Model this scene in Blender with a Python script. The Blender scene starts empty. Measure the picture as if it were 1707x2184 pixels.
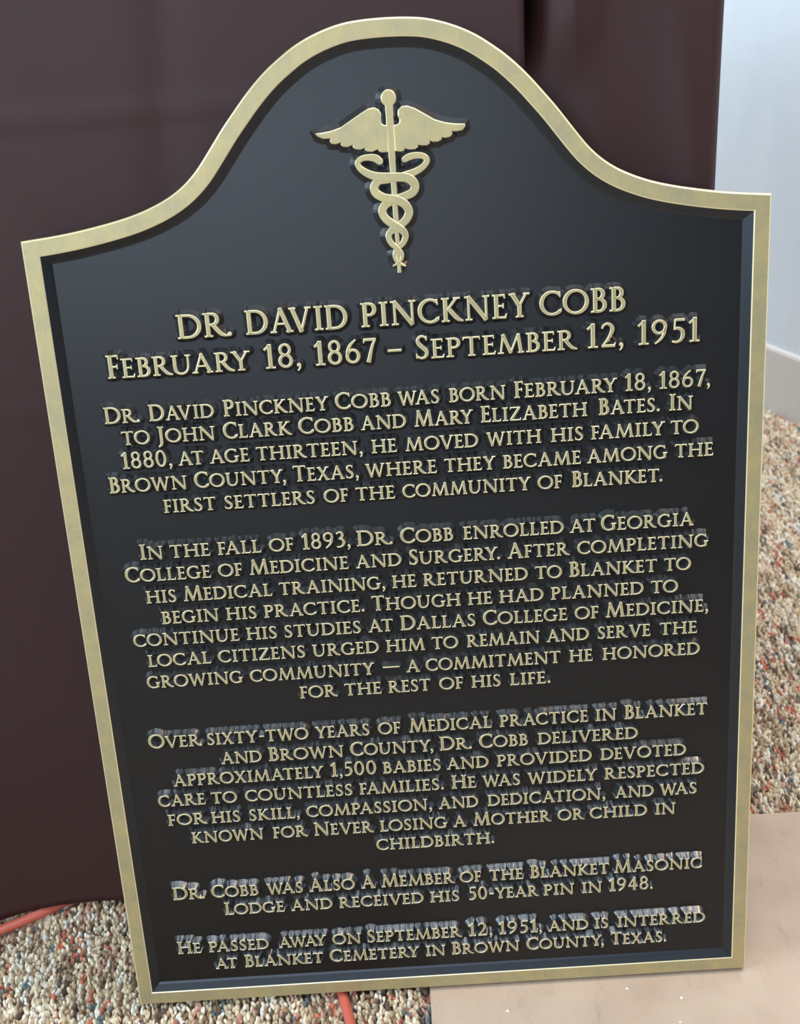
import bpy, math, random
import numpy as np
from mathutils import Matrix, Vector

# ------------------------------------------------------------------ camera, light, exposure
scene = bpy.context.scene
scene.view_settings.view_transform = 'Standard'
scene.view_settings.look = 'None'
scene.view_settings.gamma = 1.0
scene.view_settings.use_curve_mapping = False
scene.view_settings.exposure = 0.0

cam_d = bpy.data.cameras.new('camera')
cam = bpy.data.objects.new('camera', cam_d)
scene.collection.objects.link(cam)
scene.camera = cam
cam_d.sensor_fit = 'HORIZONTAL'
cam_d.sensor_width = 36.0
cam_d.lens = 36.0 * 2350.0 / 1707.0
cam_d.clip_start = 0.02
cam_d.dof.use_dof = True
cam_d.dof.focus_distance = 0.76
cam_d.dof.aperture_fstop = 15.0
RX = (0.9980003350816988, -0.02512210611584597, -0.058001818601842066)
RY = (-0.06304475454111064, -0.46165863771243143, -0.8848144783797072)   # image down
RZ = (-0.004548637341878057, 0.8867018563247774, -0.46231929214399636)   # view direction
cam.matrix_world = Matrix(((RX[0], -RY[0], -RZ[0], -0.0055126),
                           (RX[1], -RY[1], -RZ[1], -0.5713570),
                           (RX[2], -RY[2], -RZ[2], 0.7131791),
                           (0, 0, 0, 1)))

world = bpy.data.worlds.new('room_light'); scene.world = world
world.use_nodes = True
wb = world.node_tree.nodes['Background']
wb.inputs[0].default_value = (0.56, 0.60, 0.68, 1)
wb.inputs[1].default_value = 0.18


def area(name, loc, target, sx, sy, power, col):
    d = bpy.data.lights.new(name, 'AREA')
    d.shape = 'RECTANGLE'; d.size = sx; d.size_y = sy
    d.energy = power; d.color = col
    o = bpy.data.objects.new(name, d); scene.collection.objects.link(o)
    o.location = loc
    v = Vector(target) - Vector(loc)
    o.rotation_euler = v.to_track_quat('-Z', 'Y').to_euler()
    return o


area('window_light_left', (-2.1, -0.5, 1.40), (0.4, 0.4, 0.45), 1.4, 1.3, 46, (0.62, 0.82, 1.0))
area('window_light_back', (-0.9, -2.9, 1.50), (0.0, 0.1, 0.50), 3.0, 1.4, 74, (0.68, 0.82, 1.0))
area('ceiling_light', (0.2, -0.15, 2.6), (0.2, 0.15, 0.0), 2.0, 2.6, 60, (0.76, 0.88, 1.0))
area('wall_fill_light', (-0.5, 2.0, 1.7), (0.7, 0.9, 0.7), 1.0, 1.0, 26, (0.72, 0.86, 1.0))  # added cool fill without a known source, brightens the right wall
area('warm_room_light', (1.15, 0.25, 1.7), (0.72, 0.6, 0.0), 0.5, 0.5, 52, (1.0, 0.60, 0.28))

LEAN = math.radians(10.7)

# ------------------------------------------------------------------ helpers
C = scene.collection


def srgb(r, g, b):
    f = lambda c: (c / 255 / 12.92) if c / 255 <= 0.04045 else ((c / 255 + 0.055) / 1.055) ** 2.4
    return (f(r), f(g), f(b), 1.0)


def tag(o, label=None, cat=None, group=None, kind=None):
    if label: o['label'] = label
    if cat: o['category'] = cat
    if group: o['group'] = group
    if kind: o['kind'] = kind
    return o


def empty(name, loc=(0, 0, 0), rot=(0, 0, 0)):
    o = bpy.data.objects.new(name, None)
    o.empty_display_size = 0.05
    C.objects.link(o); o.location = loc; o.rotation_euler = rot
    return o


def link(name, me, mats, parent=None, smooth=False):
    for m in mats: me.materials.append(m)
    o = bpy.data.objects.new(name, me)
    C.objects.link(o)
    if parent: o.parent = parent
    if smooth:
        me.polygons.foreach_set('use_smooth', [True] * len(me.polygons))
    return o


class MB:
    """collects vertices and faces of one mesh"""
    def __init__(self): self.v = []; self.f = []; self.m = []

    def add(self, vs, fs, ms=None):
        n = len(self.v)
        self.v += list(vs)
        self.f += [tuple(i + n for i in f) for f in fs]
        self.m += list(ms) if ms is not None else [0] * len(fs)

    def mesh(self, name):
        me = bpy.data.meshes.new(name)
        me.from_pydata([tuple(map(float, p)) for p in self.v], [], self.f)
        me.polygons.foreach_set('material_index', self.m)
        me.update()
        return me


# ---------------------------------------------------------------- materials
def mat(name):
    m = bpy.data.materials.new(name); m.use_nodes = True
    nt = m.node_tree
    return m, nt, nt.nodes['Principled BSDF']


def node(nt, t, **kw):
    n = nt.nodes.new(t)
    for k, v in kw.items():
        if k in n.inputs: n.inputs[k].default_value = v
        else: setattr(n, k, v)
    return n


def noise(nt, scale, detail=4, rough=0.5, vec=None, stretch=None):
    tc = node(nt, 'ShaderNodeTexCoord')
    src = tc.outputs['Object']
    if stretch:
        mp = node(nt, 'ShaderNodeMapping'); mp.inputs['Scale'].default_value = stretch
        nt.links.new(src, mp.inputs['Vector']); src = mp.outputs['Vector']
    n = node(nt, 'ShaderNodeTexNoise'); n.inputs['Scale'].default_value = scale
    n.inputs['Detail'].default_value = detail; n.inputs['Roughness'].default_value = rough
    nt.links.new(src, n.inputs['Vector'])
    return n


def ramp(nt, src, stops):
    r = node(nt, 'ShaderNodeValToRGB')
    els = r.color_ramp.elements
    els[0].position, els[0].color = stops[0]
    els[1].position, els[1].color = stops[-1]
    for p, c in stops[1:-1]:
        e = els.new(p); e.color = c
    nt.links.new(src, r.inputs['Fac'])
    return r


def bump(nt, src, b, strength=0.2, dist=0.001):
    n = node(nt, 'ShaderNodeBump'); n.inputs['Strength'].default_value = strength
    n.inputs['Distance'].default_value = dist
    nt.links.new(src, n.inputs['Height']); nt.links.new(n.outputs['Normal'], b.inputs['Normal'])


# brushed gold bronze faces
M_gold, nt, b = mat('brushed_bronze')
n1 = noise(nt, 55, 6, 0.65)
n2 = noise(nt, 700, 3, 0.6, stretch=(1, 0.12, 1))
r = ramp(nt, n1.outputs['Fac'], [(0.30, srgb(166, 155, 120)), (0.62, srgb(187, 168, 118))])
mx = node(nt, 'ShaderNodeMixRGB', blend_type='MULTIPLY'); mx.inputs['Fac'].default_value = 0.16
r2 = ramp(nt, n2.outputs['Fac'], [(0.3, (0.62, 0.62, 0.62, 1)), (0.7, (1, 1, 1, 1))])
nt.links.new(r.outputs[0], mx.inputs[1]); nt.links.new(r2.outputs[0], mx.inputs[2])
nt.links.new(mx.outputs[0], b.inputs['Base Color'])
b.inputs['Metallic'].default_value = 0.45; b.inputs['Roughness'].default_value = 0.5
bump(nt, n2.outputs['Fac'], b, 0.15, 0.0004)

M_gold_edge, nt, b = mat('polished_bronze_edge')
b.inputs['Base Color'].default_value = srgb(238, 224, 176)
b.inputs['Metallic'].default_value = 0.5; b.inputs['Roughness'].default_value = 0.38

# dark painted background
M_dark, nt, b = mat('dark_bronze_paint')
n1 = noise(nt, 9, 3, 0.5)
r = ramp(nt, n1.outputs['Fac'], [(0.3, srgb(16, 14, 13)), (0.7, srgb(19, 17, 15))])
nt.links.new(r.outputs[0], b.inputs['Base Color'])
b.inputs['Roughness'].default_value = 0.38
b.inputs['Specular IOR Level'].default_value = 0.42
n3 = noise(nt, 2600, 2, 0.5)
bump(nt, n3.outputs['Fac'], b, 0.10, 0.0003)

M_wall, nt, b = mat('glossy_dark_bronze_sides')
n1 = noise(nt, 500, 3, 0.6)
r = ramp(nt, n1.outputs['Fac'], [(0.3, srgb(94, 97, 103)), (0.75, srgb(118, 113, 104))])
nt.links.new(r.outputs[0], b.inputs['Base Color'])
b.inputs['Metallic'].default_value = 0.85
b.inputs['Roughness'].default_value = 0.25
b.inputs['Specular IOR Level'].default_value = 0.8
bump(nt, n1.outputs['Fac'], b, 0.25, 0.0004)

M_side, nt, b = mat('border_inner_side_paint')
b.inputs['Base Color'].default_value = srgb(60, 62, 65); b.inputs['Metallic'].default_value = 0.8
b.inputs['Roughness'].default_value = 0.36

# ---------------------------------------------------------------- lettering
T, N, S, SO = 0.172, 0.100, 0.070, 0.082     # thick stroke, thin stroke, serif thickness, serif overhang


def seg(x0, y0, x1, y1, w0, w1=None):
    return ([(x0, y0), (x1, y1)], [w0, w0 if w1 is None else w1], 'butt')


def hs(x0, x1, y, w=S): return seg(x0, y, x1, y, w)          # a horizontal hairline or serif


def stem(x, y0=0.0, y1=1.0, w=T, bot=True, top=True):
    o = [seg(x, y0, x, y1, w)]
    if bot: o.append(hs(x - w / 2 - SO, x + w / 2 + SO, y0 + S / 2))
    if top: o.append(hs(x - w / 2 - SO, x + w / 2 + SO, y1 - S / 2))
    return o


def arc(cx, cy, rx, ry, a0, a1, thick=T, thin=N, n=None, tilt=0.0, pre=None, post=None, cap='butt'):
    k = n or max(6, int(abs(a1 - a0) / 15))
    P, Wd = [], []
    if pre: P.append(pre); Wd.append(thin)
    for i in range(k + 1):
        a = math.radians(a0 + (a1 - a0) * i / k)
        P.append((cx + rx * math.cos(a), cy + ry * math.sin(a)))
        c = abs(math.cos(a - math.radians(tilt)))
        Wd.append(thin + (thick - thin) * c ** 1.6)
    if post: P.append(post); Wd.append(thin)
    return (P, Wd, cap)


def spl(pts, n=4, cap='butt'):
    """Catmull-Rom through (x, y, w)"""
    P = [pts[0]] + list(pts) + [pts[-1]]
    out = []
    for i in range(1, len(P) - 2):
        for j in range(n):
            t = j / n
            q = []
            for k in range(len(pts[0])):
                p0, p1, p2, p3 = P[i - 1][k], P[i][k], P[i + 1][k], P[i + 2][k]
                q.append(0.5 * (2 * p1 + (p2 - p0) * t + (2 * p0 - 5 * p1 + 4 * p2 - p3) * t * t + (3 * p1 - p0 - 3 * p2 + p3) * t ** 3))
            out.append(q)
    out.append(list(pts[-1]))
    return ([(p[0], p[1]) for p in out], [p[2] for p in out], cap)


def dot(x, y, r): return arc(x, y, r * 0.5, r * 0.5, 0, 360, r, r, n=10)


G = {}   # char -> (ink width, strokes)
G['I'] = (0.36, stem(0.18))
G['A'] = (0.98, [seg(0.14, 0.0, 0.49, 1.02, N), seg(0.455, 1.02, 0.84, 0.0, T), hs(0.24, 0.72, 0.36, 0.075),
                 hs(0.0, 0.27, S / 2), hs(0.68, 0.98, S / 2)])
G['V'] = (0.96, [seg(0.13, 1.0, 0.50, -0.02, T), seg(0.82, 1.0, 0.475, -0.02, N), hs(0.0, 0.30, 1 - S / 2), hs(0.68, 0.96, 1 - S / 2)])
G['W'] = (1.34, [seg(0.13, 1.0, 0.42, -0.02, T * 0.95), seg(0.68, 0.98, 0.40, -0.02, N), seg(0.66, 0.98, 0.97, -0.02, T * 0.95),
                 seg(1.22, 1.0, 0.95, -0.02, N), hs(0.0, 0.28, 1 - S / 2), hs(1.08, 1.34, 1 - S / 2)])
G['M'] = (1.20, [seg(0.13, 0.0, 0.26, 1.0, N), seg(0.24, 1.0, 0.60, 0.02, T), seg(0.58, 0.02, 0.95, 1.0, N), seg(0.94, 1.0, 1.06, 0.0, T),
                 hs(0.0, 0.27, S / 2), hs(0.92, 1.20, S / 2)])
G['N'] = (1.02, [seg(0.16, 0.0, 0.16, 0.97, N), seg(0.14, 1.0, 0.87, -0.01, T), seg(0.87, 0.0, 0.87, 1.0, N),
                 hs(0.02, 0.30, S / 2), hs(0.0, 0.20, 1 - S / 2), hs(0.74, 1.02, 1 - S / 2)])
G['H'] = (0.98, stem(0.17) + stem(0.81) + [hs(0.17, 0.81, 0.52, 0.075)])
G['T'] = (0.82, stem(0.41, top=False) + [hs(0.02, 0.80, 1 - 0.04, 0.08), seg(0.055, 1.0, 0.02, 0.83, 0.07, 0.05), seg(0.765, 1.0, 0.80, 0.83, 0.07, 0.05)])
G['L'] = (0.60, stem(0.17) + [hs(0.17, 0.56, 0.04, 0.08), seg(0.53, 0.0, 0.585, 0.20, 0.08, 0.05)])
G['E'] = (0.60, stem(0.17) + [hs(0.17, 0.52, 0.96, 0.08), hs(0.17, 0.45, 0.52, 0.075), hs(0.17, 0.56, 0.04, 0.08),
                 seg(0.50, 1.0, 0.525, 0.82, 0.07, 0.05), seg(0.46, 0.62, 0.46, 0.42, 0.055), seg(0.53, 0.0, 0.585, 0.19, 0.08, 0.05)])
G['F'] = (0.56, stem(0.17) + [hs(0.17, 0.53, 0.96, 0.08), hs(0.17, 0.46, 0.50, 0.075),
                 seg(0.51, 1.0, 0.54, 0.81, 0.07, 0.05), seg(0.47, 0.60, 0.47, 0.40, 0.055)])
G['D'] = (0.98, stem(0.17) + [arc(0.42, 0.5, 0.475, 0.455, 90, -90, pre=(0.17, 0.955), post=(0.17, 0.045))])
G['P'] = (0.66, stem(0.17) + [arc(0.34, 0.725, 0.235, 0.235, 90, -100, pre=(0.17, 0.96), post=(0.22, 0.50))])
G['B'] = (0.64, stem(0.17) + [arc(0.29, 0.755, 0.195, 0.205, 90, -90, pre=(0.17, 0.96), post=(0.17, 0.55)),
                 arc(0.30, 0.295, 0.255, 0.255, 90, -90, pre=(0.17, 0.55), post=(0.17, 0.04))])
G['R'] = (0.94, stem(0.17) + [arc(0.34, 0.735, 0.225, 0.225, 90, -90, pre=(0.17, 0.96), post=(0.22, 0.51)),
                 spl([(0.36, 0.53, T), (0.52, 0.30, T), (0.70, 0.10, T * 0.9), (0.94, 0.015, 0.05)], 3)])
G['K'] = (0.90, stem(0.17) + [seg(0.24, 0.48, 0.66, 0.97, N), hs(0.52, 0.82, 1 - S / 2),
                 spl([(0.30, 0.56, T), (0.50, 0.32, T), (0.70, 0.11, T * 0.9), (0.93, 0.015, 0.05)], 3)])
G['O'] = (1.06, [arc(0.53, 0.5, 0.45, 0.465, 0, 360, n=26, tilt=-14)])
G['C'] = (0.88, [arc(0.50, 0.5, 0.42, 0.465, 50, 318, n=18, tilt=-8), seg(0.775, 0.97, 0.80, 0.74, 0.07, 0.06), seg(0.79, 0.13, 0.85, 0.25, 0.06, 0.05)])
G['G'] = (0.98, [arc(0.50, 0.5, 0.42, 0.465, 50, 300, n=17, tilt=-8), seg(0.775, 0.97, 0.80, 0.75, 0.07, 0.06),
                 seg(0.80, 0.07, 0.80, 0.44, T), hs(0.66, 0.98, 0.44), seg(0.70, 0.055, 0.86, 0.12, N, N)])
G['U'] = (1.00, [spl([(0.17, 1.0, T), (0.17, 0.66, T), (0.17, 0.38, T), (0.22, 0.16, T * 0.9), (0.36, 0.05, N * 1.1), (0.55, 0.04, N),
                 (0.72, 0.14, N), (0.81, 0.34, N), (0.83, 0.66, N), (0.83, 1.0, N)], 3), hs(0.0, 0.34, 1 - S / 2), hs(0.69, 0.97, 1 - S / 2)])
G['J'] = (0.34, [spl([(0.17, 1.0, T), (0.17, 0.4, T), (0.17, 0.05, T), (0.12, -0.13, T * 0.8), (-0.02, -0.25, 0.06)], 3), hs(0.0, 0.34, 1 - S / 2)])
G['S'] = (0.60, [spl([(0.49, 0.88, 0.075), (0.36, 0.965, 0.085), (0.21, 0.94, 0.11), (0.12, 0.80, 0.14), (0.17, 0.65, T), (0.32, 0.50, T),
                 (0.47, 0.36, T), (0.50, 0.20, 0.14), (0.40, 0.07, 0.11), (0.24, 0.035, 0.085), (0.09, 0.12, 0.075)], 3),
                 seg(0.50, 0.97, 0.50, 0.78, 0.055), seg(0.075, 0.03, 0.05, 0.24, 0.07, 0.05)])
G['X'] = (0.94, [seg(0.14, 1.0, 0.78, 0.0, T), seg(0.76, 1.0, 0.14, 0.0, N), hs(0.0, 0.30, 1 - S / 2), hs(0.62, 0.90, 1 - S / 2),
                 hs(0.0, 0.27, S / 2), hs(0.62, 0.94, S / 2)])
G['Y'] = (0.90, [seg(0.13, 1.0, 0.46, 0.46, T), seg(0.76, 1.0, 0.44, 0.46, N), seg(0.45, 0.5, 0.45, 0.0, T), hs(0.0, 0.29, 1 - S / 2),
                 hs(0.62, 0.90, 1 - S / 2), hs(0.28, 0.62, S / 2)])
G['Z'] = (0.80, [hs(0.06, 0.74, 0.96, 0.08), hs(0.04, 0.76, 0.04, 0.08), seg(0.70, 0.96, 0.08, 0.04, T), seg(0.09, 1.0, 0.06, 0.82, 0.07, 0.05),
                 seg(0.73, 0.0, 0.78, 0.19, 0.07, 0.05)])
G['1'] = (0.46, [seg(0.04, 0.80, 0.30, 1.02, N), seg(0.27, 1.04, 0.27, 0.0, T), hs(0.06, 0.48, S / 2)])
G['2'] = (0.62, [spl([(0.06, 0.80, 0.07), (0.12, 0.93, 0.09), (0.27, 1.00, 0.10), (0.43, 0.92, 0.14), (0.49, 0.75, T), (0.41, 0.52, 0.14),
                 (0.25, 0.28, 0.10), (0.07, 0.06, 0.08)], 3), hs(0.04, 0.56, 0.055, 0.11), seg(0.55, 0.0, 0.61, 0.18, 0.07, 0.05)])
G['3'] = (0.58, [spl([(0.07, 0.88, 0.07), (0.20, 0.99, 0.09), (0.38, 0.96, 0.13), (0.44, 0.80, T), (0.36, 0.63, 0.12), (0.20, 0.57, 0.08)], 3),
                 spl([(0.20, 0.57, 0.08), (0.40, 0.52, 0.12), (0.51, 0.34, T), (0.44, 0.14, 0.13), (0.26, 0.03, 0.09), (0.05, 0.05, 0.08)], 3)])
G['4'] = (0.70, [seg(0.46, 1.03, 0.46, 0.0, T), seg(0.46, 1.02, 0.05, 0.33, N * 0.9), hs(0.03, 0.68, 0.32, 0.085)])
G['5'] = (0.58, [hs(0.16, 0.55, 0.975, 0.10), seg(0.17, 1.0, 0.15, 0.56, 0.075), seg(0.53, 1.03, 0.55, 0.92, 0.06),
                 spl([(0.13, 0.58, 0.08), (0.30, 0.62, 0.11), (0.46, 0.52, 0.14), (0.50, 0.32, T), (0.42, 0.12, 0.13), (0.24, 0.03, 0.09), (0.06, 0.07, 0.08)], 3)])
G['6'] = (0.66, [arc(0.34, 0.31, 0.255, 0.265, 0, 360, 0.14, N, n=18), spl([(0.10, 0.36, 0.13), (0.14, 0.60, 0.13), (0.28, 0.82, 0.11), (0.50, 1.01, 0.06)], 4)])
G['9'] = (0.66, [arc(0.32, 0.72, 0.255, 0.265, 0, 360, 0.14, N, n=18), spl([(0.56, 0.68, 0.13), (0.52, 0.44, 0.13), (0.38, 0.20, 0.11), (0.14, 0.01, 0.06)], 4)])
G['7'] = (0.60, [hs(0.06, 0.60, 0.97, 0.11), seg(0.075, 1.02, 0.055, 0.84, 0.06, 0.05), spl([(0.55, 0.95, 0.09), (0.40, 0.62, 0.12), (0.22, 0.0, T)], 4)])
G['8'] = (0.64, [arc(0.32, 0.765, 0.205, 0.225, 0, 360, 0.125, N, n=16), arc(0.32, 0.29, 0.245, 0.25, 0, 360, 0.14, N, n=16)])
G['0'] = (0.66, [arc(0.33, 0.51, 0.255, 0.47, 0, 360, 0.15, N, n=22)])
G['.'] = (0.19, [dot(0.095, 0.09, 0.095)])
G[','] = (0.20, [dot(0.11, 0.09, 0.09), spl([(0.17, 0.08, 0.08), (0.14, -0.06, 0.07), (0.05, -0.18, 0.05)], 3)])
G['-'] = (0.34, [hs(0.02, 0.32, 0.40, 0.085)])
G['–'] = (0.52, [hs(0.0, 0.52, 0.44, 0.10)])
G['—'] = (1.00, [hs(0.0, 1.0, 0.44, 0.08)])
# drawn widths, brought to the proportions of the cast letters
FX = dict(A=.90, V=.89, N=.94, M=.91, O=.91, E=.91, D=.88, H=.91, C=.95, B=.92, T=.89, R=.87, S=.86, X=.83, U=.85, L=.92, F=.83, G=.89, P=.91,
          I=.97, W=.86, Y=.88, K=.88, J=.95, Z=.88)
for _c in list(G):
    _f = FX.get(_c, 0.93 if _c.isdigit() else 1.0)
    _w, _st = G[_c]
    G[_c] = (_w * _f, [([(x * _f, y) for x, y in P], Wd, cp) for P, Wd, cp in _st])

KERN = {'AV': -.22, 'VA': -.22, 'AW': -.20, 'WA': -.20, 'AY': -.26, 'YA': -.20, 'AT': -.14, 'TA': -.14, 'LT': -.12, 'LY': -.12, 'RY': -.22, 'TY': -.02,
        'KA': -.02, 'RT': -.06, 'AC': -.05, 'AG': -.05, 'AO': -.05, 'OA': -.04, 'XA': -.02, 'FA': -.12, 'PA': -.14, 'P.': -.05, 'Y,': -.16, 'Y.': -.16, 'T.': -.08,
        'R.': -.12, 'RA': 0.0, 'LO': -.05, 'RO': -.04, 'TO': -.05, 'TH': .0, 'OV': -.05, 'OW': -.04, 'WO': -.04, 'VE': -.04, 'YE': -.04, '7,': -.06, 'RU': -.12, 'UA': -.10, 'RE': -.03, 'RI': -.03, 'RS': -.04, 'KE': -.03, 'CO': -.03, 'PO': -.02, 'DY': -.04}
SB = {c: 0.045 for c in 'OCGDQ'}
GAP = 0.095
SPACE = 0.43
SMALLX = 1.10      # small capitals are cut a little wider


def ribbon(P, Wd, cap, levels, closed=None):
    """one stroke as a solid: levels = [(z, widening)], from the base to the top"""
    n = len(P)
    if closed is None: closed = n > 6 and math.dist(P[0], P[-1]) < 1e-9
    if closed: P = P[:-1]; Wd = Wd[:-1]; n -= 1
    vs, fs = [], []
    capk = [0.0] * n
    if not closed and cap == 'butt':
        A_ = [math.pi / 2 * q for q in (1.0, 0.62, 0.3)]
        P = [P[0]] * 3 + list(P) + [P[-1]] * 3
        Wd = [Wd[0]] * 3 + list(Wd) + [Wd[-1]] * 3
        capk = [-a for a in A_] + [0.0] * n + A_[::-1]
        n += 6
    nrm = []
    for i in range(n):
        a = P[(i - 1) % n] if (closed or i > 0) else P[i]
        b_ = P[(i + 1) % n] if (closed or i < n - 1) else P[i]
        if not closed and cap == 'butt':
            if i <= 3: a, b_ = P[3], P[4]
            elif i >= n - 4: a, b_ = P[n - 5], P[n - 4]
        dx, dy = b_[0] - a[0], b_[1] - a[1]; L = math.hypot(dx, dy) or 1e-9
        nrm.append((-dy / L, dx / L))
    ring = None
    R = 2 * n
    for li, (z, o) in enumerate(levels):
        Lp, Rp = [], []
        for i in range(n):
            x, y = P[i]; nx, ny = nrm[i]
            zz = z[i] if isinstance(z, (list, tuple)) else z
            h = max(Wd[i] / 2 + o, 1e-5)
            ex = 0.0
            if not closed and cap == 'butt' and (i < 4 or i > n - 5):
                sg = -1 if i < 4 else 1
                if o > 0:
                    h = Wd[i] / 2 + o * math.cos(capk[i]); ex = o * math.sin(capk[i])
                else: ex = sg * o
            x += ny * ex; y -= nx * ex
            Lp.append((x + nx * h, y + ny * h, zz)); Rp.append((x - nx * h, y - ny * h, zz))
        vs += Lp + Rp
    cnt = len(levels)
    ms = []
    rng = n if closed else n - 1
    for li in range(cnt - 1):
        A, B = li * R, (li + 1) * R
        for i in range(rng):
            j = (i + 1) % n
            fs.append((A + j, A + i, B + i, B + j)); ms.append(li)
            fs.append((A + n + i, A + n + j, B + n + j, B + n + i)); ms.append(li)
        if not closed:
            fs.append((A, A + n, B + n, B)); ms.append(li)
            e = n - 1
            fs.append((A + n + e, A + e, B + e, B + n + e)); ms.append(li)
    A = (cnt - 1) * R
    for i in range(rng):
        j = (i + 1) % n
        fs.append((A + i, A + n + i, A + n + j, A + j)); ms.append(cnt - 1)
    return vs, fs, ms


H_RELIEF = 0.0046          # height of the raised work over the panel
DRAFT = 0.0026
MATMAP = (0, 0, 1, 2)      # per level: side, upper side, edge, face
_cache = {}


def glyph(ch, cap, hx):
    key = (ch, round(cap, 6), round(hx, 4))
    if key in _cache: return _cache[key]
    vs, fs, ms = [], [], []
    lv = [(-H_RELIEF, DRAFT), (-H_RELIEF * 0.50, DRAFT * 0.46), (-0.00022, 0.00004), (0.0, -0.00030 if cap < 0.012 else -0.00042)]
    for P, Wd, c in G[ch][1]:
        P2 = [(x * cap * hx, y * cap) for x, y in P]
        W2 = [w * cap for w in Wd]
        v, f, m = ribbon(P2, W2, c, lv)
        n = len(vs); vs += v; fs += [tuple(i + n for i in q) for q in f]; ms += [MATMAP[q] for q in m]
    _cache[key] = (np.array(vs), fs, ms)
    return _cache[key]


def runs(text, cap, small):
    """list of (glyph, size, natural x, word index) with x measured at hx = 1"""
    out = []; x = 0.0; prev = None; w = 0
    for ch in text:
        if ch == ' ':
            x += SPACE * cap; prev = None; w += 1; continue
        up = ch.upper()
        size = small if (ch.islower()) else cap
        if ch in '.,' and prev is not None: size = cap * 0.92
        if prev is not None:
            k = KERN.get(prev[0] + up, 0.0) * min(prev[1], size)
            x += (GAP + (0.035 if prev[0].isdigit() else 0) - SB.get(prev[0], 0) * .5 - SB.get(up, 0) * .5) * size + k
        out.append((up, size, x, w))
        x += G[up][0] * size * (SMALLX if size == small and small < cap else 1.0)
        prev = (up, size)
    return out, x


LINES = [  # text, half width, baseline, centre
    ('T', 'DR. DAVID PINCKNEY COBB', 140.0, 497.6, -0.1),
    ('D', 'February 18, 1867 – September 12, 1951', 186.6, 475.5, -0.4),
    ('B', 'Dr. David Pinckney Cobb was born February 18, 1867,', 193.2, 446.7, 0.2),
    ('B', 'to John Clark Cobb and Mary Elizabeth Bates. In', 183.6, 432.2, -0.2),
    ('B', '1880, at age thirteen, he moved with his family to', 186.4, 416.5, 0.1),
    ('B', 'Brown County, Texas, where they became among the', 196.8, 400.8, 0.1),
    ('B', 'first settlers of the community of Blanket.', 163.8, 385.3, 0.1),
    ('B', 'In the fall of 1893, Dr. Cobb enrolled at Georgia', 184.0, 354.0, 0.8),
    ('B', 'College of Medicine and Surgery. After completing', 194.4, 338.6, 0.1),
    ('B', 'his Medical training, he returned to Blanket to', 182.8, 322.9, 0.5),
    ('B', 'begin his practice. Though he had planned to', 174.3, 307.4, 0.5),
    ('B', 'continue his studies at Dallas College of Medicine,', 195.2, 292.0, 0.1),
    ('B', 'local citizens urged him to remain and serve the', 187.5, 276.6, 0.5),
    ('B', 'growing community — a commitment he honored', 190.0, 260.7, 0.2),
    ('B', 'for the rest of his life.', 86.6, 246.0, 0.9),
    ('B', 'Over sixty-two years of Medical practice in Blanket', 195.5, 214.6, 0.6),
    ('B', 'and Brown County, Dr. Cobb delivered', 147.5, 199.1, 0.7),
    ('B', 'approximately 1,500 babies and provided devoted', 181.5, 183.7, 0.5),
    ('B', 'care to countless families. He was widely respected', 194.4, 168.1, 0.5),
    ('B', 'for his skill, compassion, and dedication, and was', 189.3, 152.4, 0.9),
    ('B', 'known for Never losing a Mother or child in', 174.3, 136.9, 0.5),
    ('B', 'childbirth.', 42.7, 121.7, 1.3),
    ('B', 'Dr. Cobb was Also A Member of the Blanket Masonic', 194.0, 90.2, 1.0),
    ('B', 'Lodge and received his 50-year pin in 1948.', 158.1, 74.8, 1.3),
    ('B', 'He passed away on September 12, 1951, and is interred', 196.8, 43.3, 1.1),
    ('B', 'at Blanket Cemetery in Brown County, Texas.', 169.6, 28.1, 0.5),
]
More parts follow.
